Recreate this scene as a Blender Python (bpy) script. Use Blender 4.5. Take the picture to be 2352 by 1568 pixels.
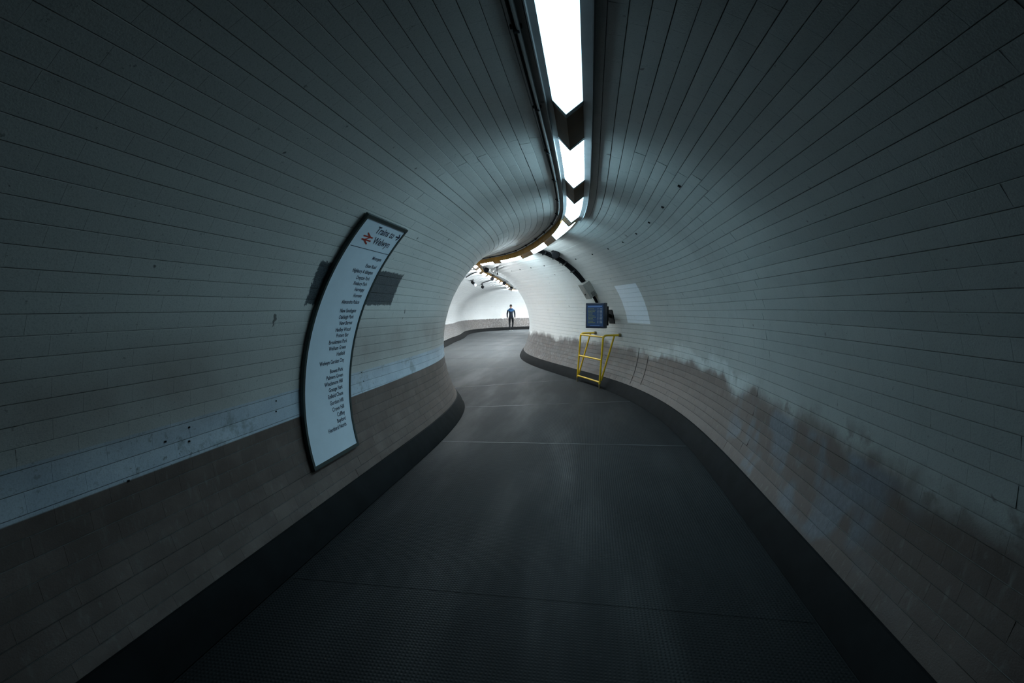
import bpy, bmesh, math, random
import numpy as np
from mathutils import Matrix, Vector
random.seed(7); rng = np.random.default_rng(7)
for o in list(bpy.data.objects): bpy.data.objects.remove(o)
SC = bpy.context.scene; COL = SC.collection

# ------------------------------------------------------------------ camera, world, exposure
R_T, C_T, CAMX, CAMZ, FPX = 1.712, 1.0, .323, 1.53, 1098.
RT = np.array([0.98650572, -0.00259047, -0.16370631])
DV = np.array([0.16311096, -0.07109239, 0.98404303])
UP = np.array([-0.01418741, -0.99746637, -0.06971052])
cam = bpy.data.cameras.new('camera'); cam.lens = FPX/2352*36; cam.sensor_width = 36; cam.clip_start = .02
co = bpy.data.objects.new('camera', cam); COL.objects.link(co); SC.camera = co
co.matrix_world = Matrix(((RT[0], -RT[1], -RT[2], CAMX), (DV[0], -DV[1], -DV[2], 0), (UP[0], -UP[1], -UP[2], CAMZ), (0, 0, 0, 1)))
w = bpy.data.worlds.new('world'); SC.world = w; w.use_nodes = True
w.node_tree.nodes['Background'].inputs[0].default_value = (.006, .010, .014, 1)
w.node_tree.nodes['Background'].inputs[1].default_value = .25
SC.view_settings.view_transform = 'Standard'; SC.view_settings.look = 'None'
SC.view_settings.gamma = 1; SC.view_settings.use_curve_mapping = False; SC.view_settings.exposure = 0.0
COOL, MID, DAY = (.50, .84, 1.0), (.70, .91, 1.0), (.87, .955, 1.0)
# (start, end, strength, tint) of every light along the tunnel crown
LAMPS = [(1.70, 2.80, 2.3, COOL), (3.38, 4.46, 26., COOL), (5.06, 6.10, 28., COOL), (6.37, 7.53, 20., COOL), (8.20, 9.30, 33., MID), (10.05, 11.25, 56., MID),
         (11.56, 12.32, 58., DAY), (12.62, 13.30, 70., DAY)]
LAMPS += [(c-.45, c+.45, 82., DAY) for c in (14.58, 16.2, 17.4, 18.9, 20.3, 21.85, 23.45, 24.9, 27.1)]+[(30.3, 31.3, 120., DAY)]
LAMPS += [(a, a+1.1, 165., DAY) for a in (32.2, 33.7, 35.2)]

# ------------------------------------------------------------------ tunnel path
KAP = [0.0, 0.0, -.059, -.117, -.114, -.0231, .077, .114, .0814, .0184, -.0146, -.0105, -.0061, -.0212, -.029, .0145, .12, .2469, .30, .2, 0, 0]
KS = 2+1.7*np.arange(len(KAP))
SG = np.linspace(-5, 41, 1841)
_k = np.interp(SG, KS, KAP, left=0, right=0)
_h = np.concatenate([[0], np.cumsum((_k[1:]+_k[:-1])/2*np.diff(SG))]); _hm = (_h[1:]+_h[:-1])/2
_x = np.concatenate([[0], np.cumsum(np.sin(_hm)*np.diff(SG))]); _y = -5+np.concatenate([[0], np.cumsum(np.cos(_hm)*np.diff(SG))])
def smooth(sx, sy, wd):
    v = np.interp(SG, sx, sy); n = int(wd/(SG[1]-SG[0])); k = np.hanning(n+2); k /= k.sum()
    return np.convolve(np.pad(v, (n, n), 'edge'), k, 'same')[n:-n]
_sl = smooth([0, 6, 8, 10.5, 13, 16, 19, 22, 25, 28, 31, 34, 40], [.005, 0, -.03, 0, .002, .164, .346, .52, .56, .63, .66, .5, .2], 2.)
_e = smooth([0, 4, 7.5, 10, 12.5, 16, 24, 40], [0, 0, -.041, -.056, -.016, .02, 0, 0], 2.)
_tp = smooth([0, 5.5, 8, 13, 15, 40], [0, 0, .03, .03, .02, .02], 1.5)
def fr(s): return np.interp(s, SG, _x), np.interp(s, SG, _y), np.interp(s, SG, _h), np.interp(s, SG, _e), 1+np.interp(s, SG, _sl)
def T(s, lat, z):
    x, y, h, e, _ = fr(s); return np.stack([x+lat*np.cos(h), y-lat*np.sin(h), z+e+0*x], -1)
def P(s, phi, r=R_T, top=True):
    """tube point; phi 0 = right side, pi/2 = crown, pi = left side"""
    s = np.asarray(s, float); x, y, h, e, sc = fr(s); c = np.cos(phi); sn = np.sin(phi)
    lat = r*c*np.where(c < 0, sc, 1.)
    tp = (1+np.interp(s, SG, _tp)*np.clip(sn, 0, 1)) if top else 1.
    return np.stack([x+lat*np.cos(h), y-lat*np.sin(h), C_T+r*sn*tp+e], -1)
def ringframe(s, phi, r=R_T, top=True):
    """4x4 frame on the tube: x along tunnel, y up the wall (to larger phi), z inwards"""
    o = P(s, phi, r, top); dx = P(s+.01, phi, r, top)-P(s-.01, phi, r, top); dy = P(s, phi+.004, r, top)-P(s, phi-.004, r, top)
    dx /= np.linalg.norm(dx); dz = np.cross(dx, dy); dz /= np.linalg.norm(dz)
    if np.dot(dz, T(s, 0, C_T)-o) < 0: dz = -dz
    dy = np.cross(dz, dx)
    return Matrix(((dx[0], dy[0], dz[0], o[0]), (dx[1], dy[1], dz[1], o[1]), (dx[2], dy[2], dz[2], o[2]), (0, 0, 0, 1)))
def project(p):
    v = np.asarray(p)-np.array([CAMX, 0, CAMZ]); c = v[..., 0:1]*RT+v[..., 1:2]*DV+v[..., 2:3]*UP
    return np.stack([1176+FPX*c[..., 0]/c[..., 2], 784+FPX*c[..., 1]/c[..., 2], c[..., 2]], -1)
D = math.radians

# ------------------------------------------------------------------ materials
class NT:
    """tiny node-expression helper"""
    def __init__(s, name):
        s.m = bpy.data.materials.new(name); s.m.use_nodes = True; s.t = s.m.node_tree; s.n = s.t.nodes; s.b = s.n['Principled BSDF']
    def link(s, a, b): s.t.links.new(a, b)
    def put(s, sock, v):
        if isinstance(v, bpy.types.NodeSocket): s.link(v, sock)
        elif isinstance(v, tuple) and len(v) == 3 and sock.type == 'RGBA': sock.default_value = (*v, 1)
        else: sock.default_value = v
    def math(s, op, a, b=0., c=0.):
        n = s.n.new('ShaderNodeMath'); n.operation = op; s.put(n.inputs[0], a); s.put(n.inputs[1], b); s.put(n.inputs[2], c); return n.outputs[0]
    def mix(s, f, a, b):
        n = s.n.new('ShaderNodeMix'); n.data_type = 'RGBA'; s.put(n.inputs['Factor'], f); s.put(n.inputs[6], a); s.put(n.inputs[7], b); return n.outputs[2]
    def step(s, v, lo, hi):
        n = s.n.new('ShaderNodeMapRange'); n.interpolation_type = 'SMOOTHSTEP'; s.put(n.inputs[0], v); n.inputs[1].default_value = lo; n.inputs[2].default_value = hi; return n.outputs[0]
    def band(s, v, lo, hi, e): return s.math('MULTIPLY', s.step(v, lo-e, lo+e), s.math('SUBTRACT', 1., s.step(v, hi-e, hi+e)))
    def pos(s):
        g = s.n.new('ShaderNodeNewGeometry'); x = s.n.new('ShaderNodeSeparateXYZ'); s.link(g.outputs['Position'], x.inputs[0]); return g.outputs['Position'], x.outputs
    def noise(s, vec, scale, detail=3., rough=.55, stretch=None):
        if stretch:
            mp = s.n.new('ShaderNodeMapping'); mp.inputs['Scale'].default_value = stretch; s.link(vec, mp.inputs[0]); vec = mp.outputs[0]
        n = s.n.new('ShaderNodeTexNoise'); s.link(vec, n.inputs['Vector']); n.inputs['Scale'].default_value = scale; n.inputs['Detail'].default_value = detail; n.inputs['Roughness'].default_value = rough
        return n.outputs[0]
    def bump(s, h, strength, dist):
        n = s.n.new('ShaderNodeBump'); n.inputs['Strength'].default_value = strength; n.inputs['Distance'].default_value = dist; s.link(h, n.inputs['Height']); s.link(n.outputs[0], s.b.inputs['Normal'])
def flat(name, col, rough=.5, metal=0., var=.0, vscale=8., emit=None, strength=0.):
    t = NT(name); p, _ = t.pos()
    if var:
        tc = t.n.new('ShaderNodeTexCoord'); n = t.noise(tc.outputs['Object'], vscale, 4)
        f = t.step(n, .3, .75)
        t.put(t.b.inputs['Base Color'], t.mix(f, tuple(c*(1-var) for c in col), tuple(min(1, c*(1+var)) for c in col)))
    else: t.put(t.b.inputs['Base Color'], col)
    t.b.inputs['Roughness'].default_value = rough; t.b.inputs['Metallic'].default_value = metal
    if emit: t.put(t.b.inputs['Emission Color'], emit); t.b.inputs['Emission Strength'].default_value = strength
    return t.m

def wall_material(name, side):
    t = NT(name); p, (x, y, z) = t.pos()
    zz = z
    n1 = t.noise(p, 1.3, 4); n2 = t.noise(p, 4.5, 5, .6); n3 = t.noise(p, 34., 4, .65); n4 = t.noise(p, 150., 2)
    streak = t.noise(p, 1., 3, .6, (26., 26., 1.6))
    scratch = t.noise(p, 1., 2, .5, (45., 45., 9.))
    oi = t.n.new('ShaderNodeObjectInfo'); gi = t.n.new('ShaderNodeNewGeometry')
    rnd = t.math('FRACT', t.math('ADD', oi.outputs['Random'], gi.outputs['Random Per Island']))
    # old white gloss paint, grubbier near; dimmer right and brighter far light painted in
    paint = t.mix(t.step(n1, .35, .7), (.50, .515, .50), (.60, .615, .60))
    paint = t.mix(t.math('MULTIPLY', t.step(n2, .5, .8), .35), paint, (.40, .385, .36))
    paint = t.mix(t.step(y, 7., 17.), t.mix(.6, paint, t.mix(t.step(x, -1.25, .9), (.80, .735, .695), (.20, .20, .195))), t.mix(.7, paint, (.90, .92, .92)))  # near right side darkened, far end brightened: light falloff painted into the colour
    paint = t.mix(t.math('MULTIPLY', t.step(n3, .66, .72), .55), paint, (.07, .065, .06))      # specks and knocks
    kn = t.noise(p, 10., 2, .5)
    paint = t.mix(t.math('MULTIPLY', t.step(kn, .745, .775), .8), paint, (.06, .05, .045))
    col = paint
    if side != 'top':
        farw = t.step(y, 7., 9.5)
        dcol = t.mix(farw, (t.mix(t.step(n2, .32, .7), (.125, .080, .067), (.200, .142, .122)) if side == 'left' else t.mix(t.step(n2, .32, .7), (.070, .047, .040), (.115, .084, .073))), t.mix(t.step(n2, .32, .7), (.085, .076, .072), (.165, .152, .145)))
        dcol = t.mix(t.math('MULTIPLY', t.step(rnd, .0, 1.), .5), dcol, (.115, .078, .066))
        dcol = t.mix(t.math('MULTIPLY', t.step(streak, .56, .76), .16 if side == 'left' else .22), dcol, (.36, .35, .34))
        dcol = t.mix(t.math('MULTIPLY', t.step(scratch, .66, .74), t.math('ADD', .12, t.math('MULTIPLY', t.step(y, 5., 11.), .5))), dcol, (.42, .42, .41))
        far = t.step(y, 9., 16.)
        dcol = t.mix(t.math('MULTIPLY', far, .6), dcol, t.mix(t.step(streak, .42, .80), (.105, .095, .092), (.52, .52, .51)))
        if side == 'left':
            edge = t.math('ADD', z, t.math('MULTIPLY', t.math('SUBTRACT', t.math('ADD', t.math('MULTIPLY', streak, .5), t.math('MULTIPLY', n2, .5)), .5), t.math('MULTIPLY', far, .16)))
            col = t.mix(t.step(edge, .785, .82), dcol, paint)
            # pale repainted band of two courses
            chips = t.math('MULTIPLY', t.step(n3, .60, .66), t.step(n1, .4, .65))
            bandc = t.mix(t.math('MULTIPLY', chips, .75), t.mix(t.step(n2, .35, .7), (.58, .63, .72), (.72, .76, .84)), (.16, .17, .18))
            bandc = t.mix(t.math('MULTIPLY', t.step(t.noise(p, 3.2, 5, .7), .56, .66), .55), bandc, (.24, .27, .28))
            m = t.math('MULTIPLY', t.band(z, .79, .985, .004), t.math('SUBTRACT', 1., t.step(y, 8.6, 8.7)))
            col = t.mix(m, col, bandc)
            m2 = t.math('MULTIPLY', t.band(z, .99, 1.38, .20), t.math('SUBTRACT', 1., t.step(y, 8.6, 8.7)))
            col = t.mix(t.math('MULTIPLY', m2, t.math('ADD', .28, t.math('MULTIPLY', t.step(n1, .3, .6), .45))), col, (.30, .225, .195))
            # rough dark rectangle where paint has been stripped behind the sign
            rag = t.math('MULTIPLY', t.math('SUBTRACT', n3, .5), .10)
            ym = t.band(t.math('ADD', y, rag), 3.015, 4.45, .012); zm = t.band(t.math('ADD', z, t.math('MULTIPLY', rag, .6)), 1.575, 1.868, .007)
            m3 = t.math('MULTIPLY', ym, zm)
            col = t.mix(m3, col, t.mix(t.step(n4, .35, .6), (.030, .034, .042), (.13, .14, .15)))
        else:
            nz = t.math('ADD', t.math('MULTIPLY', t.math('SUBTRACT', n1, .5), .50), t.math('MULTIPLY', t.math('SUBTRACT', n2, .5), .22))
            edge = t.math('ADD', z, nz)
            col = t.mix(t.step(edge, .70, .86), dcol, paint)
            rust = t.math('MULTIPLY', t.step(n2, .50, .64), t.band(z, .48, .86, .08))
            near = t.math('SUBTRACT', 1., t.step(y, 8.2, 8.6))
            col = t.mix(t.math('MULTIPLY', t.math('MULTIPLY', rust, near), .75), col, (.085, .055, .043))
            pn = t.noise(p, 2.6, 2, .5, (1., 1.3, 1.))
            blue = t.math('MULTIPLY', t.step(pn, .47, .62), t.math('MULTIPLY', t.band(z, .22, .74, .03), t.band(y, 2.3, 4.7, .3)))
            col = t.mix(t.math('MULTIPLY', blue, .6), col, t.mix(t.step(n3, .4, .65), (.11, .145, .19), (.17, .21, .26)))
            glow = t.math('MULTIPLY', t.band(edge, .78, .92, .05), t.band(y, 4.5, 8., .5))  # pale splash of light painted into the colour along the dado edge
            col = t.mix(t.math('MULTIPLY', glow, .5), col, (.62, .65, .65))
            # pale repainted rectangle beyond the screen's side
            u = t.math('ADD', t.math('MULTIPLY', x, -.262), t.math('MULTIPLY', y, .965))
            rag = t.math('MULTIPLY', t.math('SUBTRACT', n3, .5), .03)
            m3 = t.math('MULTIPLY', t.band(t.math('ADD', u, rag), PATCH[0], PATCH[1], .012), t.band(z, 1.235, 1.905, .006))
            col = t.mix(t.math('MULTIPLY', m3, .85), col, (.62, .68, .75))
    fine = t.mix(t.math('MULTIPLY', t.step(n4, .45, .75), .22), col, (.10, .10, .10))
    t.put(t.b.inputs['Base Color'], fine)
    t.put(t.b.inputs['Roughness'], t.math('ADD', .34, t.math('MULTIPLY', n2, .3)))
    t.b.inputs['Specular IOR Level'].default_value = .45
    t.bump(t.math('ADD', t.math('MULTIPLY', n3, .6), t.math('MULTIPLY', n4, .4)), .35, .004)
    return t.m
PATCH = (0, 0)
_c = [T(7.66, 1.7, 0), T(8.46, 1.7, 0)]
PATCH = tuple(sorted(float(-.262*c[0]+.965*c[1]) for c in _c))

def floor_material():
    t = NT('floor_sheet'); p, (x, y, z) = t.pos()
    n1 = t.noise(p, 1.1, 4); n2 = t.noise(p, 7., 4, .6); n3 = t.noise(p, 60., 3, .6)
    wear = t.noise(p, 1.1, 4, .55, (1.6, .3, 1.))
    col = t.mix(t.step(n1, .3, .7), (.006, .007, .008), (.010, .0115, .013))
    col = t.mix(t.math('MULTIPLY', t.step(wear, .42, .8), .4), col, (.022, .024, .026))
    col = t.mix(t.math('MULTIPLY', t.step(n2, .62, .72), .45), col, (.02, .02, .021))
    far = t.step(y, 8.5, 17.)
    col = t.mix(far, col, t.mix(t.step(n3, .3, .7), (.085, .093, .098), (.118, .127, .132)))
    t.put(t.b.inputs['Base Color'], col)
    t.put(t.b.inputs['Roughness'], t.math('SUBTRACT', .74, t.math('MULTIPLY', t.step(wear, .4, .7), .14)))
    t.b.inputs['Specular IOR Level'].default_value = .2
    wv = t.n.new('ShaderNodeTexWave'); wv.wave_type = 'BANDS'; wv.bands_direction = 'Y'; t.link(p, wv.inputs['Vector']); wv.inputs['Scale'].default_value = 17.; wv.inputs['Distortion'].default_value = .6; wv.inputs['Detail'].default_value = 1
    wx = t.n.new('ShaderNodeTexWave'); wx.wave_type = 'BANDS'; wx.bands_direction = 'X'; t.link(p, wx.inputs['Vector']); wx.inputs['Scale'].default_value = 17.; wx.inputs['Distortion'].default_value = .6
    g = t.math('MULTIPLY', wv.outputs[1], wx.outputs[1])
    t.bump(t.math('ADD', t.math('MULTIPLY', g, .7), t.math('MULTIPLY', n3, .4)), .45, .005)
    return t.m

M = {}
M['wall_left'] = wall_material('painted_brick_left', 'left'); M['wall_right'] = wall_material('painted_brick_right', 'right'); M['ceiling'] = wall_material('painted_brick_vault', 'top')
M['mortar'] = flat('mortar', (.26, .26, .257), .9, var=.3, vscale=30)
M['floor'] = floor_material()
M['screed'] = flat('floor_screed', (.03, .032, .034), .9, var=.2)
M['seam'] = flat('seam_strip_metal', (.11, .115, .12), .45, .3, var=.5, vscale=3)
M['skirt'] = flat('black_skirting_paint', (.008, .009, .010), .8, var=.3, vscale=6); M['skirt'].node_tree.nodes['Principled BSDF'].inputs['Specular IOR Level'].default_value = .12
M['ochre'] = flat('ochre_enamel', (.46, .225, .010), .5, var=.22, vscale=5)
M['plate'] = flat('grey_base_plate', (.13, .13, .135), .45, .1, var=.15)
M['cover'] = flat('brown_cover_enamel', (.13, .052, .012), .8, var=.2, vscale=5)
M['cover_ochre'] = flat('ochre_brown_cover', (.36, .18, .02), .5, var=.2, vscale=5)
M['band'] = flat('black_end_cap', (.02, .02, .02), .5)
M['black'] = flat('black_plastic', (.006, .0065, .008), .75, var=.2); M['black'].node_tree.nodes['Principled BSDF'].inputs['Specular IOR Level'].default_value = .15
M['dark_metal'] = flat('dark_metal', (.012, .013, .015), .6, .2, var=.2)
M['conduit'] = flat('grey_conduit', (.20, .20, .20), .4, .5, var=.15)
M['pale_conduit'] = flat('pale_conduit', (.34, .36, .37), .4, var=.1)
M['grey_box'] = flat('grey_enamel_box', (.22, .215, .20), .5, var=.12, vscale=12)
M['vent'] = flat('vent_dark', (.02, .02, .02), .7)
M['yellow'] = flat('yellow_enamel', (.78, .47, .02), .38, var=.12, vscale=9)
M['worn_steel'] = flat('worn_steel', (.22, .17, .10), .55, .5, var=.25)
M['sign_white'] = flat('sign_face', (.76, .83, .92), .34, var=.02)
M['sign_frame'] = flat('sign_frame_green', (.022, .036, .034), .4, var=.2)
M['navy'] = flat('navy_lettering', (.012, .018, .05), .5)
M['red'] = flat('red_emblem', (.42, .035, .02), .5)
M['casing'] = flat('screen_casing', (.010, .016, .035), .4, var=.1)
M['screen'] = flat('screen_glow', (.01, .015, .03), .25, emit=(.012, .034, .085), strength=.6)
M['scr_head'] = flat('screen_header_glow', (.01, .015, .03), .25, emit=(.04, .09, .21), strength=.8)
M['scr_text'] = flat('screen_row_glow', (.01, .01, .01), .25, emit=(.075, .105, .045), strength=.8)
M['scr_white'] = flat('screen_time_glow', (.01, .01, .01), .25, emit=(.10, .14, .18), strength=.8)
M['jacket'] = flat('navy_jacket', (.004, .007, .014), .9, var=.3, vscale=20)
M['yoke'] = flat('blue_jacket_yoke', (.008, .065, .165), .8, var=.25, vscale=20)
M['trousers'] = flat('dark_trousers', (.004, .006, .009), .9, var=.3, vscale=20)
M['shoe'] = flat('dark_shoe', (.012, .013, .016), .6)
M['sole'] = flat('white_sole', (.70, .72, .74), .6)
M['skin'] = flat('skin', (.30, .17, .115), .55)
M['hair'] = flat('dark_hair', (.010, .008, .008), .7, var=.3, vscale=60)
M['spot_white'] = flat('pale_lens_hood', (.75, .78, .80), .4)
GLOW = {}
def glow(st, tint):
    key = (st, tint)
    if key not in GLOW:
        t = NT('tube_diffuser'); 
        t.put(t.b.inputs['Base Color'], (.75, .77, .78)); t.put(t.b.inputs['Emission Color'], tint); t.b.inputs['Emission Strength'].default_value = st; t.b.inputs['Roughness'].default_value = .4
        GLOW[key] = t.m
    return GLOW[key]

# ------------------------------------------------------------------ helpers
def tag(o, label=None, cat=None, group=None, kind=None):
    for k, v in (('label', label), ('category', cat), ('group', group), ('kind', kind)):
        if v: o[k] = v
    return o
def link(name, me, mat=None, parent=None):
    o = bpy.data.objects.new(name, me); COL.objects.link(o)
    if mat and not me.materials: me.materials.append(mat)
    if parent: o.parent = parent; o.matrix_parent_inverse = parent.matrix_world.inverted()
    return o
def empty(name, loc, label, cat, group=None):
    o = bpy.data.objects.new(name, None); COL.objects.link(o); o.matrix_world = Matrix.Translation(Vector([float(v) for v in loc])); o.empty_display_size = .1
    return tag(o, label, cat, group)
class MB:
    def __init__(s): s.v = []; s.f = []
    def add(s, vs, fs):
        b = len(s.v); s.v += [tuple(float(c) for c in v) for v in vs]; s.f += [tuple(i+b for i in f) for f in fs]; return s
    def box(s, mat, lo, hi, bev=0.):
        x0, y0, z0 = lo; x1, y1, z1 = hi
        if bev <= 0:
            vs = [(x0, y0, z0), (x1, y0, z0), (x1, y1, z0), (x0, y1, z0), (x0, y0, z1), (x1, y0, z1), (x1, y1, z1), (x0, y1, z1)]
            fs = [(3, 2, 1, 0), (4, 5, 6, 7), (0, 1, 5, 4), (1, 2, 6, 5), (2, 3, 7, 6), (3, 0, 4, 7)]
        else:
            bm = bmesh.new(); bmesh.ops.create_cube(bm, size=1)
            for v in bm.verts: v.co = Vector(((x0+x1)/2+v.co.x*(x1-x0), (y0+y1)/2+v.co.y*(y1-y0), (z0+z1)/2+v.co.z*(z1-z0)))
            bmesh.ops.bevel(bm, geom=bm.edges[:], offset=bev, segments=2, affect='EDGES', profile=.6)
            bm.verts.index_update(); vs = [v.co.copy() for v in bm.verts]; fs = [tuple(v.index for v in f.verts) for f in bm.faces]; bm.free()
        return s.add([mat @ Vector(v) for v in vs], fs)
    def tube(s, pts, r, n=10, caps=True, radii=None):
        pts = [Vector([float(c) for c in p]) for p in pts]; rings = []; up = Vector((0, 0, 1))
        for i, p in enumerate(pts):
            d = (pts[min(i+1, len(pts)-1)]-pts[max(i-1, 0)]).normalized()
            a = up-d*up.dot(d)
            if a.length < .05: a = Vector((1, 0, 0))-d*d.x
            a.normalize(); b = d.cross(a); up = a; rr = radii[i] if radii else r
            rings.append([p+a*math.cos(2*math.pi*k/n)*rr+b*math.sin(2*math.pi*k/n)*rr for k in range(n)])
        fs = []
        for i in range(len(pts)-1):
            for k in range(n): fs.append((i*n+k, i*n+(k+1) % n, (i+1)*n+(k+1) % n, (i+1)*n+k))
        if caps: fs.append(tuple(range(n-1, -1, -1))); fs.append(tuple((len(pts)-1)*n+k for k in range(n)))
        return s.add([v for r_ in rings for v in r_], fs)
    def loft(s, rings, closed=True, caps=True):
        n = len(rings[0]); fs = []
        for i in range(len(rings)-1):
            for k in range(n if closed else n-1): fs.append((i*n+k, i*n+(k+1) % n, (i+1)*n+(k+1) % n, (i+1)*n+k))
        if caps and closed: fs.append(tuple(range(n-1, -1, -1))); fs.append(tuple((len(rings)-1)*n+k for k in range(n)))
        return s.add([v for r_ in rings for v in r_], fs)
    def build(s, name, mat, parent=None, smooth=False, fix=True):
        me = bpy.data.meshes.new(name); me.from_pydata(s.v, [], s.f)
        if fix:
            bm = bmesh.new(); bm.from_mesh(me); bmesh.ops.recalc_face_normals(bm, faces=bm.faces[:]); bm.to_mesh(me); bm.free()
        if smooth:
            me.polygons.foreach_set('use_smooth', [True]*len(me.polygons))
            try: me.set_sharp_from_angle(angle=D(40))
            except Exception: pass
        me.update(); return link(name, me, mat, parent)
def rounded(pts, rad, n=6):
    """polyline with rounded corners"""
    pts = [Vector([float(c) for c in p]) for p in pts]; out = [pts[0]]
    for a, b, c in zip(pts, pts[1:], pts[2:]):
        u = (a-b).normalized(); v = (c-b).normalized(); r = min(rad, (a-b).length*.45, (c-b).length*.45)
        for k in range(n+1):
            t = k/n; out.append((b+u*r)*(1-t)**2+b*2*t*(1-t)+(b+v*r)*t*t)
    return out+[pts[-1]]

# ------------------------------------------------------------------ tunnel shell, bricks
SMIN, SMAX = -5., 40.
PH_SK = math.asin((.2-C_T)/R_T)              # foot of the brickwork, on top of the skirting
STEP = D(2.7395); LBR = .2127
REG = {'wall_right': (PH_SK, D(45.)), 'ceiling': (D(45.), D(180-45.)), 'wall_left': (D(135.), math.pi-PH_SK)}
J0 = math.pi-D(18.136)                        # a course joint seen in the photograph
def joints(a, b):
    k = math.ceil((a-J0)/STEP-.35); out = [a]
    while J0+k*STEP < b-.35*STEP:
        if J0+k*STEP > a+.35*STEP: out.append(J0+k*STEP)
        k += 1
    return out+[b]
shells = {}
def snap(v):
    k = round((v-J0)/STEP); return J0+k*STEP
REG['wall_right'] = (PH_SK, snap(D(45.))); REG['ceiling'] = (snap(D(45.)), snap(D(135.))); REG['wall_left'] = (snap(D(135.)), math.pi-PH_SK)
sg = np.arange(SMIN, SMAX+.01, .1)
for nm, (a, b) in REG.items():
    ph = np.linspace(a, b, 1+int(round((b-a)/STEP))*2); g = np.stack([P(sg, p, R_T+.0046) for p in ph], 1)
    g2 = np.stack([P(sg, p, R_T+.16) for p in ph], 1)
    n = len(ph); ns = len(sg); v = np.concatenate([g.reshape(-1, 3), g2.reshape(-1, 3)]).tolist(); f = []
    for i in range(ns-1):
        for k in range(n-1):
            q = (i*n+k, i*n+k+1, (i+1)*n+k+1, (i+1)*n+k); f.append(q); f.append(tuple(ns*n+t for t in q[::-1]))
    for i in range(ns-1):
        for k in (0, n-1): f.append((i*n+k, (i+1)*n+k, ns*n+(i+1)*n+k, ns*n+i*n+k))
    for k in range(n-1):
        for i in (0, ns-1): f.append((i*n+k, i*n+k+1, ns*n+i*n+k+1, ns*n+i*n+k))
    mb = MB(); mb.v = v; mb.f = f
    o = mb.build(nm, M['mortar'], smooth=True); tag(o, kind='structure'); shells[nm] = o
tag(shells['wall_left'], 'painted brick left side of the tunnel with pale band over brown dado')
tag(shells['wall_right'], 'painted brick right side of the tunnel with stained patchy dado')
tag(shells['ceiling'], 'painted brick vault of the tunnel overhead')

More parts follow.
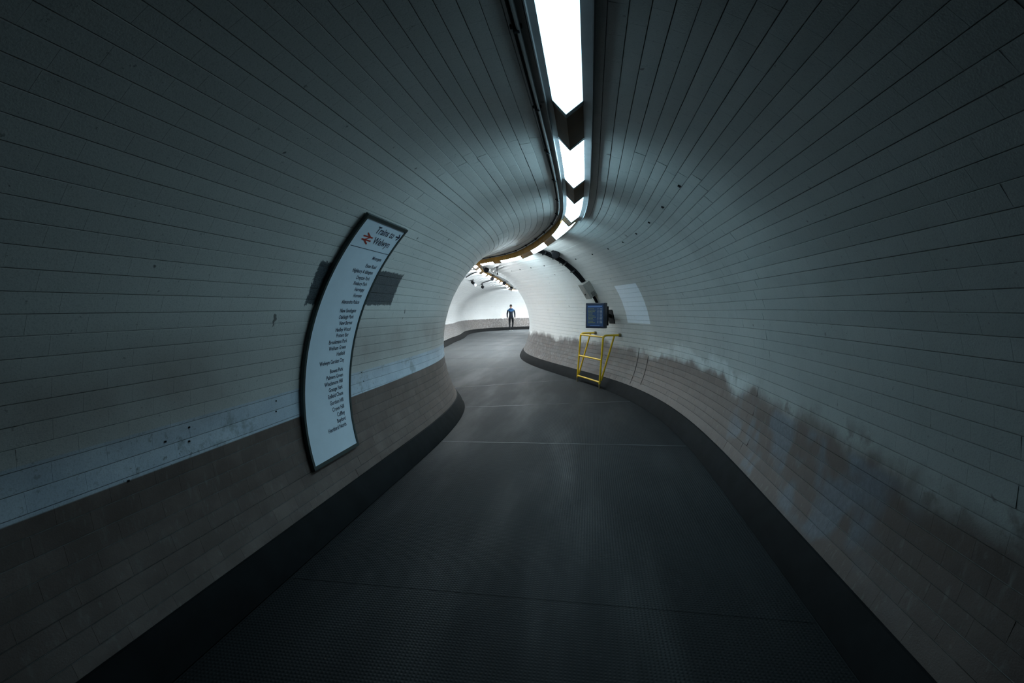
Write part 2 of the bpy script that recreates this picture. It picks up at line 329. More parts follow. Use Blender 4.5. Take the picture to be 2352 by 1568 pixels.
VARS = {}
def brick_variant(nm, k, dphi):
    key = (nm, k, round(dphi, 4))
    if key not in VARS:
        hl, hh = LBR/2-.0001, R_T*dphi/2-.0006
        r2 = random.Random(hash((nm, k)) & 0xffff); bx, by = .0003, .0016
        z = [r2.uniform(-.0016, .0012) for _ in range(2)]
        vs = [(-hl, -hh, -.0055), (hl, -hh, -.0055), (hl, hh, -.0055), (-hl, hh, -.0055), (-hl+bx, -hh+by, z[0]), (hl-bx, -hh+by, z[0]), (hl-bx, hh-by, z[1]), (-hl+bx, hh-by, z[1])]
        fs = [(4, 5, 6, 7), (0, 1, 5, 4), (1, 2, 6, 5), (2, 3, 7, 6), (3, 0, 4, 7)]
        me = bpy.data.meshes.new('brick'); me.from_pydata(vs, [], fs); me.materials.append(M[nm]); VARS[key] = me
    return VARS[key]
for nm, (a, b) in REG.items():
    js = joints(a, b); ss = []; pa = []; pb = []
    for i in range(len(js)-1):
        off = (i % 2)*.5+random.uniform(-.08, .08)
        s = np.arange(-1.6+off*LBR, 37., LBR); ss.append(s); pa.append(np.full(len(s), js[i])); pb.append(np.full(len(s), js[i+1]))
    ss = np.concatenate(ss); pa = np.concatenate(pa); pb = np.concatenate(pb); N = len(ss)
    # the 300 bricks that show largest in the photograph become objects of their own
    mid = P(ss+LBR/2, (pa+pb)/2); pr = project(mid)
    e1 = project(P(ss, (pa+pb)/2)); e2 = project(P(ss+LBR, (pa+pb)/2)); e3 = project(P(ss+LBR/2, pa)); e4 = project(P(ss+LBR/2, pb))
    area = np.abs((e2[:, 0]-e1[:, 0])*(e4[:, 1]-e3[:, 1])-(e2[:, 1]-e1[:, 1])*(e4[:, 0]-e3[:, 0]))
    ok = (pr[:, 2] > .2) & (pr[:, 0] > -30) & (pr[:, 0] < 2382) & (pr[:, 1] > -30) & (pr[:, 1] < 1598) & (ss < 8) & (e1[:, 2] > .15)
    area = np.where(ok, area, -1); top = set(np.argsort(-area)[:298].tolist())
    for i in top:
        dphi = pb[i]-pa[i]; me = brick_variant(nm, int(round(pa[i]/STEP*7.3)) % 9, dphi)
        o = bpy.data.objects.new('brick', me); COL.objects.link(o); o.parent = shells[nm]
        mt = ringframe(ss[i]+LBR/2, (pa[i]+pb[i])/2)
        ln = np.linalg.norm(P(ss[i]+LBR, (pa[i]+pb[i])/2)-P(ss[i], (pa[i]+pb[i])/2))/LBR
        o.matrix_world = mt @ Matrix.Diagonal((ln, 1, 1, 1))
    rest = np.array([i for i in range(N) if i not in top]); s0, s1, p0, p1 = ss[rest], ss[rest]+LBR, pa[rest], pb[rest]; n = len(rest)
    gs, gp, bx, by = .0001, .0006/R_T, .0003, .0016/R_T
    cid = np.round(p0/STEP).astype(int)+60; ct = rng.uniform(-.0014, .0016, (2, 240)); z0 = ct[0][cid]+rng.uniform(-.0006, .0006, n); z1 = ct[1][cid]+rng.uniform(-.0006, .0006, n)
    q = [P(s0+gs, p0+gp, R_T+.0055), P(s1-gs, p0+gp, R_T+.0055), P(s1-gs, p1-gp, R_T+.0055), P(s0+gs, p1-gp, R_T+.0055),
         P(s0+gs+bx, p0+gp+by, R_T+z0), P(s1-gs-bx, p0+gp+by, R_T+z0), P(s1-gs-bx, p1-gp-by, R_T+z1), P(s0+gs+bx, p1-gp-by, R_T+z1)]
    v = np.stack(q, 1).reshape(-1, 3); base = (np.arange(n)*8)[:, None, None]
    fs = np.array([(4, 5, 6, 7), (0, 1, 5, 4), (1, 2, 6, 5), (2, 3, 7, 6), (3, 0, 4, 7)])[None]+base
    me = bpy.data.meshes.new('bricks'); me.from_pydata(v.tolist(), [], fs.reshape(-1, 4).tolist()); me.materials.append(M[nm]); me.update()
    o = link('bricks', me, parent=shells[nm]); o['kind'] = 'stuff'

for k in range(13):                            # plugs left in the vault in a row
    s_ = 3.75+.745*k; m = ringframe(s_, D(55.6+.36*k), R_T)
    MB().box(m, (-.013, -.012, -.004), (.013, .012, .010), .003).build('fixing', M['black'], shells['ceiling'])
for s_, pd in ((2.115, 181.92), (2.106, 184.27), (2.802, 181.83), (2.792, 184.10), (1.766, 187.06), (1.972, 183.08), (3.986, 180.84), (4.015, 183.63)):   # plugs left in the pale band
    m = ringframe(s_, D(pd), R_T); MB().box(m, (-.0045, -.0045, -.004), (.0045, .0045, .003), .001).build('fixing', M['black'], shells['wall_left'])
# ------------------------------------------------------------------ floor sheets, skirting
def hw(z, s, side):
    c = math.sqrt(R_T*R_T-(z-C_T)**2); return c*(fr(s)[4] if side < 0 else 1.)
sg2 = np.arange(SMIN, SMAX+.01, .25)
mb = MB(); rings = []
for s in sg2:
    l, r = -hw(0, s, -1), hw(0, s, 1); rings.append([T(s, l-.1, -.012), T(s, r+.1, -.012), T(s, r+.1, -.15), T(s, l-.1, -.15)])
fl = mb.loft(rings).build('floor', M['screed']); tag(fl, 'dark studded floor sheets running along the tunnel', kind='structure')
seams = [-5., -2.5, .05, 2.40, 5.36, 7.72, 10.05, 12.45, 14.9]+[17.3+2.4*k for k in range(9)]+[40.]
for a, b in zip(seams, seams[1:]):
    rings = []
    for s in np.linspace(a+.0015, b-.0015, 12):
        l, r = -hw(0, s, -1)+.002, hw(0, s, 1)-.002; rings.append([T(s, l, 0), T(s, r, 0), T(s, r, -.0115), T(s, l, -.0115)])
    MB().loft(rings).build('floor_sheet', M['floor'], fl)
    if a > 4:
        l, r = -hw(0, a, -1)+.01, hw(0, a, 1)-.01
        MB().loft([[T(a-.005, u, .0004), T(a+.005, u, .0004), T(a+.005, u, .0022), T(a-.005, u, .0022)] for u in np.linspace(l, r, 8)]).build('seam_strip', M['seam'], fl)
for side, nm in ((-1, 'baseboard_left'), (1, 'baseboard_right')):
    rings = []
    for s in sg2:
        a, b = hw(0, s, side), hw(.2, s, side); k = fr(s)[4] if side < 0 else 1.
        zs = [(a+.004, .001), (a+.012, .02), ((a*.62+b*.38)-.008, .085), ((a*.27+b*.73)-.008, .15), (b-.010, .196), (b+.012, .2), (b+.05, .19), (a+.11, .001)]
        rings.append([T(s, side*l, z) for l, z in zs])
    o = MB().loft(rings).build(nm, M['skirt'], smooth=True)
    tag(o, 'black coved skirting along the foot of the %s tunnel wall' % ('left' if side < 0 else 'right'), kind='structure')

# ------------------------------------------------------------------ lights and their trunking
_lo = smooth([0, 3, 4.5, 6, 7.5, 8.2, 9.3, 10.1, 11.0, 11.6, 12.3, 12.9, 13.6, 14.6, 16.2, 17.4, 18.9, 20.3, 21.9, 23.5, 24.9, 27.2, 30.8, 40],
             [.205, .195, .18, .17, .115, .12, .18, .24, .22, .10, -.02, -.07, .04, .15, .2, .2, .15, .1, .06, .04, .08, .15, .06, .1], .7)
def lo(s): return np.interp(s, SG, _lo)          # the row of lights wanders a little off the crown
def phl(s): return np.arccos(lo(s)/1.7)
def wedge(s, hwid, rb, dep):
    p = phl(s); return P(s, p+hwid/1.7, rb, False), P(s, p, rb-dep, False), P(s, p-hwid/1.7, rb, False)
RB, HWID, DEP = 1.696, .086, .078
lab = ['largest white wedge-shaped light overhead, cut off by the top edge', 'second wedge-shaped light overhead, beyond the large one with a brown gap', 'third wedge-shaped light overhead, small and just before the bend', 'fourth wedge-shaped light, tilted where the trunking starts to curve left',
       'fifth wedge-shaped light, on the curve above the black drum loudspeaker', 'sixth wedge-shaped light, long and nearly level on the ochre curve', 'seventh wedge-shaped light, level, last before the left wall hides the curve',
       'small light at the leftmost tip of the row, touching the left wall edge']
ords = ['first', 'second', 'third', 'fourth', 'fifth', 'sixth', 'seventh', 'eighth', 'ninth', 'tenth', 'eleventh', 'twelfth', 'thirteenth', 'fourteenth']
def wsec(s, grow=0., up=.0):
    a, b, c = wedge(s, HWID+grow, RB, DEP+grow); p = phl(s); a2 = P(s, p+(HWID+grow)/1.7, RB+.006, False); c2 = P(s, p-(HWID+grow)/1.7, RB+.006, False); return [a, b, c, c2, a2]
def lip(s, u, r): return P(s, phl(s)+u/1.7, r, False)
def tray(sa, sb, nm, mat, l, r, hl, hr, par):
    """housing above a light; l, r half widths; hl, hr depth of the folded edge on each side"""
    rings = []
    for s in np.linspace(sa, sb, 10):
        rings.append([lip(s, l, 1.7005-hl), lip(s, l-.006, 1.7005-hl), lip(s, l-.006, 1.7005), lip(s, -r+.006, 1.7005), lip(s, -r+.006, 1.7005-hr), lip(s, -r, 1.7005-hr),
                      P(s, phl(s)-r/1.7, R_T), P(s, phl(s)+l/1.7, R_T)])
    MB().loft(rings).build(nm, mat, par)
for i, (a, b, st, tint) in enumerate(LAMPS):
    nxt = LAMPS[i+1][0] if i+1 < len(LAMPS) else b+.6
    lb = lab[i] if i < len(lab) else ('%s tiny bright light counted along the receding far row from its left end' % ords[i-len(lab)+1] if a < 32 else '%s ceiling light past the right bend behind the walking person' % ords[i-len(LAMPS)+3])
    t = empty('ceiling_light', P((a+b)/2, phl((a+b)/2), RB, False), lb, 'ceiling light', 'ceiling lights along the tunnel crown')
    MB().loft([wsec(s) for s in np.linspace(a+.025, b-.025, 9)]).build('diffuser', glow(st, tint), t)
    for p in (a, b): MB().loft([wsec(s, .004) for s in (p-.024, p+.024)]).build('end_cap', M['band'], t)
    MB().loft([wsec(s, .001) for s in np.linspace(b+.026, nxt-.026, 5)]).build('cover', M['cover'] if b < 6 else M['cover_ochre'], t)
    s0 = a-.03 if i else -1.5
    if a < 6: tray(s0, nxt-.032, 'housing', M['plate'], .125, .145, .026, .026, t)  # folded edges added on these near housings to shade the vault beside them
    elif a < 13.5: tray(s0, nxt-.032, 'housing', M['ochre'], .125, .092, .055, .004, t)
    else: tray(s0, nxt-.032, 'housing', M['ochre'], .092, .105, .004, .032, t)
# conduit to the left of the lights
root = empty('ceiling_cable', P(4, D(88), 1.69), 'thin dark cable clipped to the vault left of the lights', 'cable')
def ph_c(s): return np.arccos((lo(s)-.172)/1.7)
MB().tube([P(s, ph_c(s), 1.694) for s in np.arange(-2, 13.5, .2)], .010, 8).build('conduit', M['conduit'], root, True)
MB().tube([P(s, ph_c(s)+.013, 1.703) for s in np.arange(-2, 13.5, .2)], .006, 8).build('black_cable', M['black'], root, True)
for k in range(17):
    s = .55+k*.78+random.uniform(-.05, .05); m = ringframe(s, ph_c(s)+.007)
    MB().box(m, (-.012, -.026, -.002), (.012, .026, .010), .003).box(m, (-.010, -.012, .009), (.010, .016, .030), .003).build('clip', M['black'], root)
for k, (pd, r_) in enumerate(((72.5, .009), (69.0, .008))):
    o = MB().tube([P(s, D(pd), 1.695) for s in np.arange(12.6, 31., .3)], r_, 8).build('pale_conduit', M['pale_conduit'], None, True)
    tag(o, ['pale conduit on the far vault, nearer to the light row', 'pale conduit on the far vault, further right from the light row'][k], 'conduit')

# ------------------------------------------------------------------ destination sign
RS = 1.686
_pf = np.polyfit([135, 151, 163, 175, 187, 201], [3.150, 3.152, 3.110, 3.074, 3.040, 2.988], 3); _pr = np.polyfit([135, 151, 163, 175, 187, 201], [3.868, 3.872, 3.820, 3.758, 3.714, 3.632], 3)
def s_left(ph): return float(np.polyval(_pf, math.degrees(ph)))
A0, A1, WS = D(134.9), D(200.4), .69
def sp(u, ph, r):                               # u metres from the left edge; the panel hangs very slightly out of true
    a = s_left(ph); b = float(np.polyval(_pr, math.degrees(ph))); return P(a+(b-a)*u/WS, ph, r)
sign = empty('destination_sign', sp(.33, D(168), RS), 'tall curved white station list sign with dark green frame on left wall', 'sign')
phs = np.linspace(A0, A1, 40); bd = .023
mb = MB(); rings = []
for ph in np.linspace(A0+bd/RS, A1-bd/RS, 40): rings.append([sp(bd, ph, RS), sp(WS-bd, ph, RS), sp(WS-bd, ph, RS+.012), sp(bd, ph, RS+.012)])
mb.loft(rings).build('sign_face', M['sign_white'], sign)
for u0, u1 in ((0, bd), (WS-bd, WS)):
    MB().loft([[sp(u0, ph, RS-.006), sp(u1, ph, RS-.006), sp(u1, ph, RS+.018), sp(u0, ph, RS+.018)] for ph in phs]).build('frame_rail', M['sign_frame'], sign)
for a, b in ((A0, A0+bd*1.15/RS), (A1-bd*1.15/RS, A1)):
    MB().loft([[sp(u, a, RS-.0062), sp(u, b, RS-.0062), sp(u, b, RS+.0182), sp(u, a, RS+.0182)] for u in (0.0, WS)]).build('frame_end', M['sign_frame'], sign)
def text_mesh(body):
    cu = bpy.data.curves.new('t', 'FONT'); cu.body = body; cu.size = 1; cu.resolution_u = 3; cu.offset = .014; cu.fill_mode = 'FRONT'; cu.dimensions = '2D'
    o = bpy.data.objects.new('t', cu); COL.objects.link(o); dg = bpy.context.evaluated_depsgraph_get(); dg.update()
    me = bpy.data.meshes.new_from_object(o.evaluated_get(dg)); bpy.data.objects.remove(o); bpy.data.curves.remove(cu)
    v = np.array([w_.co[:] for w_ in me.vertices]); f = [tuple(p.vertices) for p in me.polygons]; bpy.data.meshes.remove(me); return v, f
capv, _ = text_mesh('H'); CAP = capv[:, 1].max()
wv_, _ = text_mesh('Welwyn Garden City'); WGC = (wv_[:, 0].max()-wv_[:, 0].min())
def put_text(body, s_r, phd, cap, xs, name='lettering', bold=0.):
    v, f = text_mesh(body); k = cap/CAP; vx = (v[:, 0]-v[:, 0].max())*xs+.004; vy = v[:, 1]*k
    ph = D(phd)-vy/RS
    pts = P(s_r+vx, ph, RS-.0012); mb = MB(); mb.add(pts, f); return mb.build(name, M['navy'], sign, fix=False)
rows = [('Moorgate', 3.78, 146.4), ('Essex Road', 3.765, 148.9), ('Highbury & Islington', 3.755, 150.7), ('Drayton Park', 3.75, 152.6), ('Finsbury Park', 3.745, 154.3), ('Harringay', 3.735, 156.0), ('Hornsey', 3.73, 157.8), ('Alexandra Palace', 3.722, 159.7),
        ('New Southgate', 3.71, 162.2), ('Oakleigh Park', 3.695, 164.0), ('New Barnet', 3.692, 165.7), ('Hadley Wood', 3.682, 167.5), ('Potters Bar', 3.665, 169.1), ('Brookmans Park', 3.655, 170.8), ('Welham Green', 3.645, 172.5), ('Hatfield', 3.635, 174.2), ('Welwyn Garden City', 3.63, 176.1),
        ('Bowes Park', 3.615, 178.6), ('Palmers Green', 3.61, 180.2), ('Winchmore Hill', 3.60, 181.8), ('Grange Park', 3.595, 183.5), ('Enfield Chase', 3.59, 185.2), ('Gordon Hill', 3.58, 187.0), ('Crews Hill', 3.575, 188.8), ('Cuffley', 3.57, 190.5), ('Bayford', 3.56, 192.1), ('Hertford North', 3.55, 193.7)]
XS = .36/WGC
for b_, s_, p_ in rows: put_text(b_, s_, p_, .0305, XS)
tv, _ = text_mesh('Trains to'); XH = .318/(tv[:, 0].max()-tv[:, 0].min())
TW_, _ = text_mesh('Trains'); OF_ = XH*(tv[:, 0].max()-TW_[:, 0].max())
put_text('to', 3.724, 138.95, .060, XH); put_text('Trains', 3.724-OF_, 138.95, .060, XH); put_text('Welwyn', 3.757, 142.0, .060, XH, 'lettering')
def strokes(segs, x0, x1, p0, p1, w_, name, mat):
    """thick strokes in a unit square laid on the sign: x along the sign, y upwards from phi p0 (bottom) to p1 (top)"""
    W_ = x1-x0; H_ = (D(p0)-D(p1))*RS; mb = MB()
    for j, (ax, ay, bx_, by_) in enumerate(segs):
        a = np.array([ax*W_, ay*H_]); b = np.array([bx_*W_, by_*H_]); d = (b-a)/np.linalg.norm(b-a); n = np.array([-d[1], d[0]])*w_/2
        q = [a-n, b-n, b+n, a+n]; mb.add([P(x0+c[0], D(p0)-c[1]/RS, RS-.0012-.0002*j) for c in q], [(0, 1, 2, 3)])
    return mb.build(name, mat, sign, fix=False)
strokes([(0, .66, 1, .66), (0, .34, 1, .34), (.22, 1.0, .76, .64), (.76, .68, .24, .32), (.24, .36, .78, 0)], 3.292, 3.437, 142.55, 139.5, .0115, 'emblem', M['red'])
strokes([(0, .5, .96, .5), (.50, .98, 1.0, .5), (.50, .02, 1.0, .5)], 3.760, 3.832, 139.1, 137.0, .0125, 'arrow', M['navy'])
MB().add([sp(u, D(143.87+d), RS-.0012) for u, d in ((.05, -.07), (WS-.03, -.07), (WS-.03, .07), (.05, .07))], [(0, 1, 2, 3)]).build('rule_line', M['navy'], sign, fix=False)

# ------------------------------------------------------------------ yellow guard frame under the screen
RTB = .019
def wl(s, lat, z): return Vector([float(v) for v in T(s, lat, z)])
gd = empty('guard_frame', wl(9.3, 1.36, 0), 'yellow tubular guard frame standing against the right wall under the screen', 'guard rail')
SL, SR2, LF, ZT = 9.80, 8.87, 1.335, 1.035
DT, LT = .09, .035
for s in (SL, SR2):
    MB().tube([wl(s, LF, .001), wl(s, LF, .10)], RTB*.9, 12).build('foot', M['worn_steel'], gd, True)
    wallx = math.sqrt(R_T**2-(ZT-C_T)**2)
    MB().tube(rounded([wl(s, LF, .09), wl(s-DT, LF+LT, ZT), wl(s-DT-.03, wallx-.035, ZT)], .07), RTB, 12).build('post', M['yellow'], gd, True)
    MB().tube([wl(s-DT-.03, wallx-.045, ZT), wl(s-DT-.03, wallx+.003, ZT)], RTB*1.7, 12).build('wall_flange', M['worn_steel'], gd, True)
    MB().tube([wl(s-DT-.025, wallx-.13, ZT-.01), wl(s, LF+.035, .16)], RTB*.9, 12).build('brace', M['yellow'], gd, True)
for z, nm in ((ZT-.03, 'top_rail'), (.56, 'middle_rail'), (.125, 'bottom_rail')):
    MB().tube([wl(s-DT*z, LF+LT*z, z) for s in np.linspace(SR2, SL, 5)], RTB*.95, 12).build(nm, M['yellow'], gd, True)

# ------------------------------------------------------------------ departures screen
def at_pixel(px, py, depth):
    r = np.array([px-1176, py-784, FPX])/FPX*depth
    return np.array([CAMX, 0, CAMZ])+np.array([r@RT, r@DV, r@UP])
cc = at_pixel(1366.5, 724.5, 9.0); yaw = D(-27)
mon = empty('departures_screen', cc, 'dark blue departures screen fixed to right wall above the yellow frame', 'screen')
# local: x right (seen from the front), y away from the viewer, z up
mw = Matrix.Translation(Vector(cc)) @ Matrix.Rotation(yaw, 4, 'Z') @ Matrix.Rotation(D(-1.5), 4, 'X')
W2, H2, DP = .196, .239, .12
MB().box(mw, (-W2, 0, -H2), (W2, DP, H2), .012).build('casing', M['casing'], mon)
MB().box(mw, (-W2+.03, -.004, -H2+.035), (W2-.03, .004, H2-.035)).build('display', M['screen'], mon)
MB().box(mw, (-W2+.05, -.0056, .157), (W2-.05, -.0042, .183)).build('header_bar', M['scr_head'], mon)
MB().box(mw, (-.10, -.0056, -.196), (.10, -.0042, -.184)).build('footer_bar', M['scr_head'], mon)
for k in range(11):
    z = .128-k*.0262; wd = random.uniform(.09, .16)
    mb = MB(); x = -W2+.055; end = x+wd
    while x < end:
        l = random.uniform(.010, .035); mb.box(mw, (x, -.0056, z-.005), (min(end, x+l), -.0042, z+.005)); x += l+.006
    mb.build('text_row', M['scr_text'], mon)
    for xa, xb in ((.055, .075), (.10, .15)): MB().box(mw, (xa, -.0056, z-.005), (xb, -.0042, z+.005)).build('time_text', M['scr_white'], mon)
# rear housing and wall arm
MB().box(mw, (-.05, DP-.002, -H2+.05), (W2-.03, DP+.13, H2-.06), .012).build('rear_housing', M['black'], mon)
pa_ = mw @ Vector((.06, DP+.10, .05)); mwall = P(9.02, D(13), R_T)
MB().tube([pa_, Vector(mwall)], .035, 10).build('wall_arm', M['black'], mon, True)
m = ringframe(9.02, D(13)); MB().box(m, (-.12, -.14, -.002), (.12, .14, .018), .004).build('wall_plate', M['black'], mon)

# ------------------------------------------------------------------ cable run over the vault, junction box, loudspeaker
run = empty('cable_run', P(9.45, D(60), R_T), 'black bundled cable run arching down the vault to the junction box', 'cable run')
SRN = 9.46
mb = MB(); rings = []
for pd in np.linspace(80, 39.5, 24):
    m = ringframe(SRN, D(pd)); rings.append([m @ Vector(q) for q in ((-.045, 0, -.003), (-.045, 0, .035), (.045, 0, .035), (.045, 0, -.003))])
mb.loft(rings).build('channel', M['black'], run)
for k, (ds_, r_) in enumerate(((-.065, .016), (.066, .018), (-.02, .02), (.025, .017))):
    zo = .016 if abs(ds_) > .05 else .05
    pts = [(ringframe(SRN+ds_+.008*math.sin(pd*.35+k), D(pd)) @ Vector((0, 0, zo))) for pd in np.linspace(79, 39.8, 30)]
    MB().tube(pts, r_, 8).build('cable', M['black'], run, True)
for pd in (74, 66, 58, 50):
    m = ringframe(SRN, D(pd)); MB().box(m, (-.09, -.012, -.002), (.09, .012, .072), .004).build('clamp', M['dark_metal'], run)
m = ringframe(9.36, D(33.8))
jb = empty('junction_box', m.translation, 'grey metal junction box on the right vault above the screen', 'box')
MB().box(m, (-.105, -.17, -.004), (.105, .155, .15), .008).build('body', M['grey_box'], jb)
MB().box(m, (-.113, -.178, .148), (.113, .163, .172), .006).build('lid', M['grey_box'], jb)
MB().box(m, (-.111, .055, .03), (-.104, .13, .11)).build('vent_plate', M['vent'], jb)
mb = MB()
for k in range(4): mb.box(m, (-.114, .06+k*.018, .035), (-.1105, .068+k*.018, .105))
mb.build('vent_slat', M['grey_box'], jb)
MB().tube([m @ Vector((.02, .05, .171)), m @ Vector((.02, .05, .181))], .016, 10).build('lock', M['dark_metal'], jb)
pts = [ringframe(9.36, D(p_)) @ Vector((0, 0, z_)) for p_, z_ in ((28.4, .05), (26, .035), (23, .03), (20, .03), (17.5, .03))]
o = MB().tube(pts, .028, 10).build('screen_cable', M['black'], None, True); tag(o, 'thick black cable between the grey junction box and the screen', 'cable')

def drum_speaker(px, py, depth, label, r=.075, ln=.17, phd=75, s=None, frame=False):
    c = Vector(at_pixel(px, py, depth)); t = empty('loudspeaker', c, label, 'loudspeaker', 'drum loudspeakers on the vault')
    dirv = (Vector((CAMX, 0, CAMZ))-c).normalized(); dirv.z -= .12; dirv.normalize()
    prof = [(0.0, .55), (.012, .9), (.03, 1.0), (.62, 1.0), (.70, .97), (.93, .72), (1.0, .45)]
    MB().tube([c+dirv*(.5-u)*ln for u, _ in prof], r, 20, radii=[r*q for _, q in prof]).build('drum', M['black'], t, True)
    MB().tube([c+dirv*(.50*ln+.0015), c+dirv*(.50*ln-.012)], r*.78, 20).build('grille', M['black'], t, True)
    wp = Vector(P(s, D(phd), R_T)); d = wp-c; mm = ringframe(s, D(phd))
    side = dirv.cross(Vector((0, 0, 1))).normalized()
    if frame:
        k = .085
        q = [c+side*k, c+side*k+Vector((0, 0, .145)), c-side*k+Vector((0, 0, .145)), c-side*k]
    else:
        q = [c+side*(r+.008), c+side*(r+.008)+Vector((0, 0, r+.03)), c-side*(r+.008)+Vector((0, 0, r+.03)), c-side*(r+.008)]
    MB().tube(rounded(q, .015, 3), .008, 8).build('yoke', M['dark_metal'], t, True)
    MB().tube([(q[1]+q[2])/2, wp], .012, 8).build('stem', M['dark_metal'], t, True)
    MB().box(mm, (-.06, -.05, -.002), (.06, .05, .014), .003).build('mount_plate', M['dark_metal'], t)
drum_speaker(1277, 583.5, 9.25, 'black drum loudspeaker in a wire yoke beside the arched cable run', .078, .2, 70.5, 9.22, True)
drum_speaker(1117, 619.5, 13.9, 'round black loudspeaker just below the level lights on the far vault', .074, .16, 77, 14.3)
drum_speaker(1130.5, 639.5, 16.9, 'round black loudspeaker hung over the middle of the far light row', .068, .15, 78, 17.5)
drum_speaker(1158, 650.5, 21.2, 'black loudspeaker beside the far row, between middle and end', .076, .16, 77, 21.8)
drum_speaker(1174, 661, 26.6, 'black loudspeaker at the far end of the light row', .085, .16, 76, 27.0)
def camera_unit(px, py, depth, s, phd, label, ball, hood=False, dang=1):
    c = Vector(at_pixel(px, py, depth)); t = empty('camera_unit', c, label, 'security camera', 'cameras on the far vault')
    mm = ringframe(s, D(phd)); wp = mm.translation
    MB().box(mm, (-.09, -.05, -.002), (.09, .05, .02), .004).build('mount_plate', M['dark_metal'], t)
    a = mm @ Vector((-.07, 0, .02)); b = mm @ Vector((.07, 0, .02)); k = c+Vector((0, 0, .13))
    MB().tube([a, k], .014, 8).build('strut', M['dark_metal'], t, True); MB().tube([b, k], .014, 8).build('strut', M['dark_metal'], t, True)
    MB().tube([k+Vector((0, 0, .02)), c+Vector((0, 0, .02))], .016, 8).build('drop_arm', M['dark_metal'], t, True)
    if ball:
        n = 10; MB().tube([c+Vector((0, 0, -.075*math.cos(math.pi*i/n))) for i in range(n+1)], .07, 16, radii=[max(.004, .075*math.sin(math.pi*i/n)) for i in range(n+1)]).build('dome', M['black'], t, True)
    else:
        d = Vector((.55, -.55, -.42)).normalized()
        MB().tube([c-d*.11, c-d*.10, c+d*.10, c+d*.13], .05, 12, radii=[.03, .055, .055, .05]).build('housing', M['black'], t, True)
        if hood: MB().tube([c+d*.128, c+d*.20], .052, 12).build('lens_hood', M['spot_white'], t, True)
camera_unit(1087, 650, 18.6, 19.4, 110, 'hooded camera with pale end hanging left of the far lights', False, True)
camera_unit(1108.5, 659, 22.0, 22.6, 110, 'small dome camera on a bracket left of the far lights', True)
c = Vector(at_pixel(1141.5, 626, 13.0)); t = empty('camera_bracket', c, 'slim forked bracket with tiny camera on the far vault right of lights', 'bracket')
mm = ringframe(13.2, D(70.5))
MB().box(mm, (-.07, -.025, -.002), (.07, .025, .014), .003).build('mount_plate', M['dark_metal'], t)
MB().tube([mm @ Vector((-.06, 0, .012)), c+Vector((0, 0, .05))], .009, 8).build('strut', M['dark_metal'], t, True)
MB().tube([mm @ Vector((.06, 0, .012)), c+Vector((0, 0, .05))], .009, 8).build('strut', M['dark_metal'], t, True)
MB().tube([c+Vector((0, 0, .055)), c+Vector((.01, 0, -.02))], .010, 8).build('drop_arm', M['dark_metal'], t, True)
MB().tube([c+Vector((.01, 0, -.01)), c+Vector((.01, 0, -.03)), c+Vector((.01, 0, -.06))], .02, 10, radii=[.008, .022, .016]).build('lens', M['black'], t, True)
for k, (s, a, b) in enumerate(((16.4, 91, 108), (20.6, 91, 108))):
    o = MB().tube([P(s+(.8 if k < 5 else 0)*((p_-a)/(b-a))*1.6, D(p_), 1.700) for p_ in np.linspace(a, b, 14)], .014, 8).build('feed_cable', M['black'], None, True)
    tag(o, ['dark feed cable arcing over the far vault to the hooded camera', 'dark feed cable arcing over the far vault to the dome camera'][k], 'cable')
# two thin wires that run down the dado past the guard frame
for k, (s, a, b) in enumerate(((8.08, -5., -27.), (7.73, -8.5, -25.))):
    o = MB().tube([P(s-.02*i/9, D(a+(b-a)*i/9), R_T-.003) for i in range(10)], .0035, 6).build('wall_wire', M['black'], None, True)
    tag(o, ['thin dark wire down the dado, nearer to the yellow frame', 'thin dark wire down the dado, further from the yellow frame'][k], 'wire')

# ------------------------------------------------------------------ person walking away
def skin_mesh(joints, edges, sub=2, root=0):
    me = bpy.data.meshes.new('sk'); me.from_pydata([j[:3] for j in joints], edges, []); o = bpy.data.objects.new('sk', me); COL.objects.link(o)
    md = o.modifiers.new('s', 'SKIN'); md.use_smooth_shade = True; md.branch_smoothing = .6
    for i, j in enumerate(joints):
        r = j[3] if isinstance(j[3], tuple) else (j[3], j[3]); me.skin_vertices[0].data[i].radius = r; me.skin_vertices[0].data[i].use_root = (i == root)
    ss_ = o.modifiers.new('u', 'SUBSURF'); ss_.levels = ss_.render_levels = sub
    dg = bpy.context.evaluated_depsgraph_get(); dg.update(); out = bpy.data.meshes.new_from_object(o.evaluated_get(dg))
    bpy.data.objects.remove(o); out.polygons.foreach_set('use_smooth', [True]*len(out.polygons)); return out
def at_floor(px, py, back=0.):
    r = np.array([px-1176, py-784, FPX]); v = np.array([r@RT, r@DV, r@UP]); t = -CAMZ/v[2]; return np.array([CAMX, 0, CAMZ])+v*(t-back/np.linalg.norm(v))
pf = at_floor(1174.3, 758.3, 0.15); 
per = empty('person', (pf[0], pf[1], 0), 'person in navy jacket with blue shoulders walking away beside far wall', 'person')
head_yaw = math.atan2(pf[0]-CAMX, pf[1])
mp = Matrix.Translation((float(pf[0]), float(pf[1]), float(fr(32.4)[3]))) @ Matrix.Rotation(-head_yaw, 4, 'Z')   # local: x right, y walking direction (away), z up
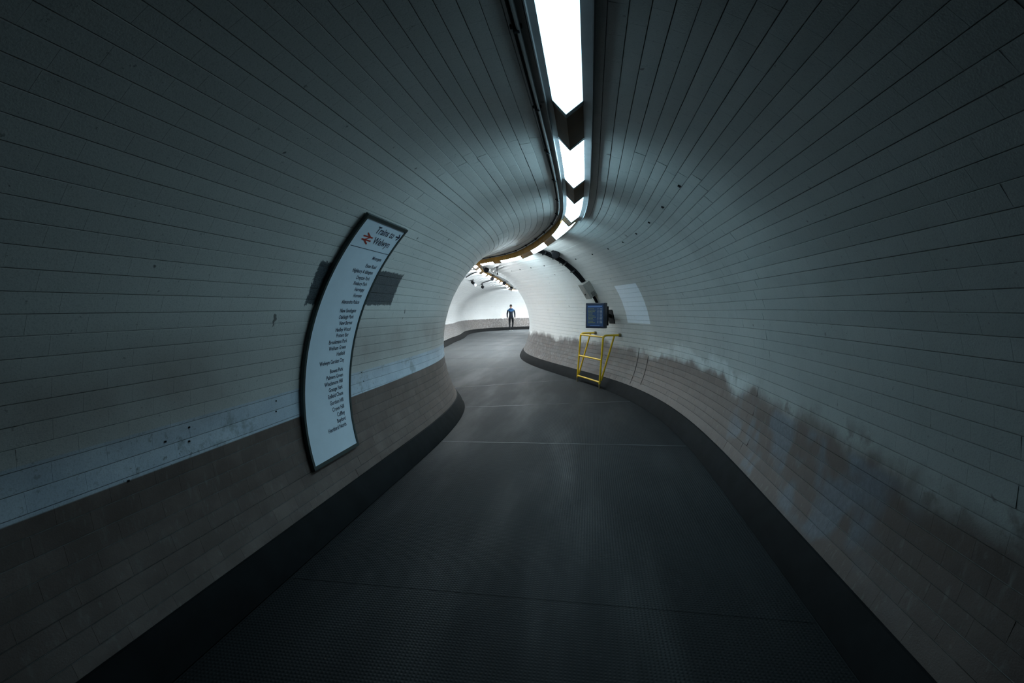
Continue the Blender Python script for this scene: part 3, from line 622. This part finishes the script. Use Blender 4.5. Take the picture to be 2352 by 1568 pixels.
# one continuous body: pelvis root, spine, neck, head, legs, arms
J = [(0, 0, .96, (.165, .115)), (0, .005, 1.10, (.155, .11)), (0, .0, 1.28, (.19, .12)), (0, -.005, 1.42, (.175, .105)), (0, .0, 1.51, (.062, .062)), (0, .012, 1.565, (.058, .06)),
     (0, .02, 1.625, (.074, .088)), (0, .02, 1.70, (.074, .092)), (0, .015, 1.755, (.045, .055)),
     (-.10, 0, .88, (.092, .10)), (-.105, .03, .50, (.062, .066)), (-.10, -.06, .10, (.044, .048)), (-.105, .0, .045, (.042, .04)), (-.115, .11, .035, (.04, .03)),
     (.10, .0, .88, (.092, .10)), (.125, .09, .51, (.062, .066)), (.075, -.04, .12, (.044, .048)), (.08, .02, .045, (.042, .04)), (.09, .13, .035, (.04, .03)),
     (-.205, -.01, 1.40, (.068, .07)), (-.262, -.045, 1.13, (.055, .058)), (-.262, .03, .89, (.04, .042)), (-.262, .05, .835, (.03, .036)),
     (.205, -.01, 1.40, (.068, .07)), (.256, -.045, 1.13, (.055, .058)), (.262, .03, .89, (.04, .042)), (.264, .05, .835, (.03, .036))]
Ed = [(0, 1), (1, 2), (2, 3), (3, 4), (4, 5), (5, 6), (6, 7), (7, 8), (0, 9), (9, 10), (10, 11), (11, 12), (12, 13), (0, 14), (14, 15), (15, 16), (16, 17), (17, 18), (3, 19), (19, 20), (20, 21), (21, 22), (3, 23), (23, 24), (24, 25), (25, 26)]
body = skin_mesh(J, Ed)
for m_ in ('jacket', 'trousers', 'skin', 'shoe', 'yoke'): body.materials.append(M[m_])
for p_ in body.polygons:
    c = p_.center; i = 0
    if c.z < .085: i = 3
    elif abs(c.x) > .205 and c.z < .90: i = 2
    elif c.z < .86: i = 1
    elif c.z > 1.50: i = 2
    elif c.z > 1.27+abs(c.x)*.45 and c.y < .06: i = 4
    p_.material_index = i
bo = bpy.data.objects.new('body', body); COL.objects.link(bo); bo.parent = per; bo.matrix_world = mp
def pchild(name, mb, mat, sm=True):
    mb.v = [tuple(mp @ Vector(v)) for v in mb.v]; return mb.build(name, mat, per, sm)
def ellipsoid(c, r, zmin=-1., n=14, k=10):
    mb = MB(); rings = []
    for i in range(k+1):
        th = -math.asin(max(-1, min(1, -zmin)))*1.0+(math.pi/2+math.asin(max(-1, min(1, -zmin))))*i/k; z = math.sin(th); cr = max(.01, math.cos(th))
        rings.append([(c[0]+r[0]*cr*math.cos(2*math.pi*j/n), c[1]+r[1]*cr*math.sin(2*math.pi*j/n), c[2]+r[2]*z) for j in range(n)])
    return mb.loft(rings)
pchild('hair', ellipsoid((0, .008, 1.685), (.086, .104, .105), -.30), M['hair'])
for sx in (-1, 1): pchild('ear', ellipsoid((sx*.082, .025, 1.655), (.014, .022, .032), -.98), M['skin'])
pchild('nose', MB().tube([(0, .115, 1.675), (0, .135, 1.645), (0, .118, 1.632)], .012, 8, radii=[.007, .014, .009]), M['skin'])
for sx in (-1, 1): pchild('eye', ellipsoid((sx*.03, .108, 1.672), (.012, .008, .008), -.98, 8, 6), M['sole'])
pchild('mouth', MB().tube([(-.025, .107, 1.605), (0, .113, 1.603), (.025, .107, 1.605)], .006, 6), M['red'])
pchild('hood', MB().tube([(.11*math.sin(a), -.03-.075*math.cos(a)+.03, 1.475+.012*math.cos(a)) for a in np.linspace(-2.2, 2.2, 15)], .035, 10), M['yoke'])
pchild('jacket_hem', MB().tube([(.178*math.cos(a), .126*math.sin(a), .868) for a in np.linspace(0, 2*math.pi, 25)], .022, 8), M['jacket'])
for sx, w0 in ((-1, J[22]), (1, J[26])):
    wx, wy, wz = w0[:3]
    for k, (dy, ln) in enumerate(((.028, .070), (.011, .080), (-.006, .076), (-.022, .060))):
        pchild('finger', MB().tube([(wx, wy+dy, wz-.015), (wx, wy+dy+.004, wz-.02-ln*.45), (wx-sx*.008, wy+dy+.006, wz-.02-ln*.75), (wx-sx*.02, wy+dy+.004, wz-.02-ln)], .009, 8, radii=[.010, .009, .0085, .006]), M['skin'])
    pchild('thumb', MB().tube([(wx, wy+.025, wz+.01), (wx-sx*.008, wy+.048, wz-.015), (wx-sx*.012, wy+.055, wz-.045)], .010, 8, radii=[.011, .010, .007]), M['skin'])
for i in (12, 17):
    x, y, z = J[i][:3]
    rings = []
    for zz_ in (.0, .022):
        rings.append([(x+.045*math.cos(a)*(1 if math.sin(a) < .2 else .93), y+.045+(.145 if math.sin(a) > 0 else .10)*math.sin(a), zz_) for a in np.linspace(0, 2*math.pi, 20, endpoint=False)])
    pchild('sole', MB().loft(rings), M['sole'])
bpy.context.view_layer.update()
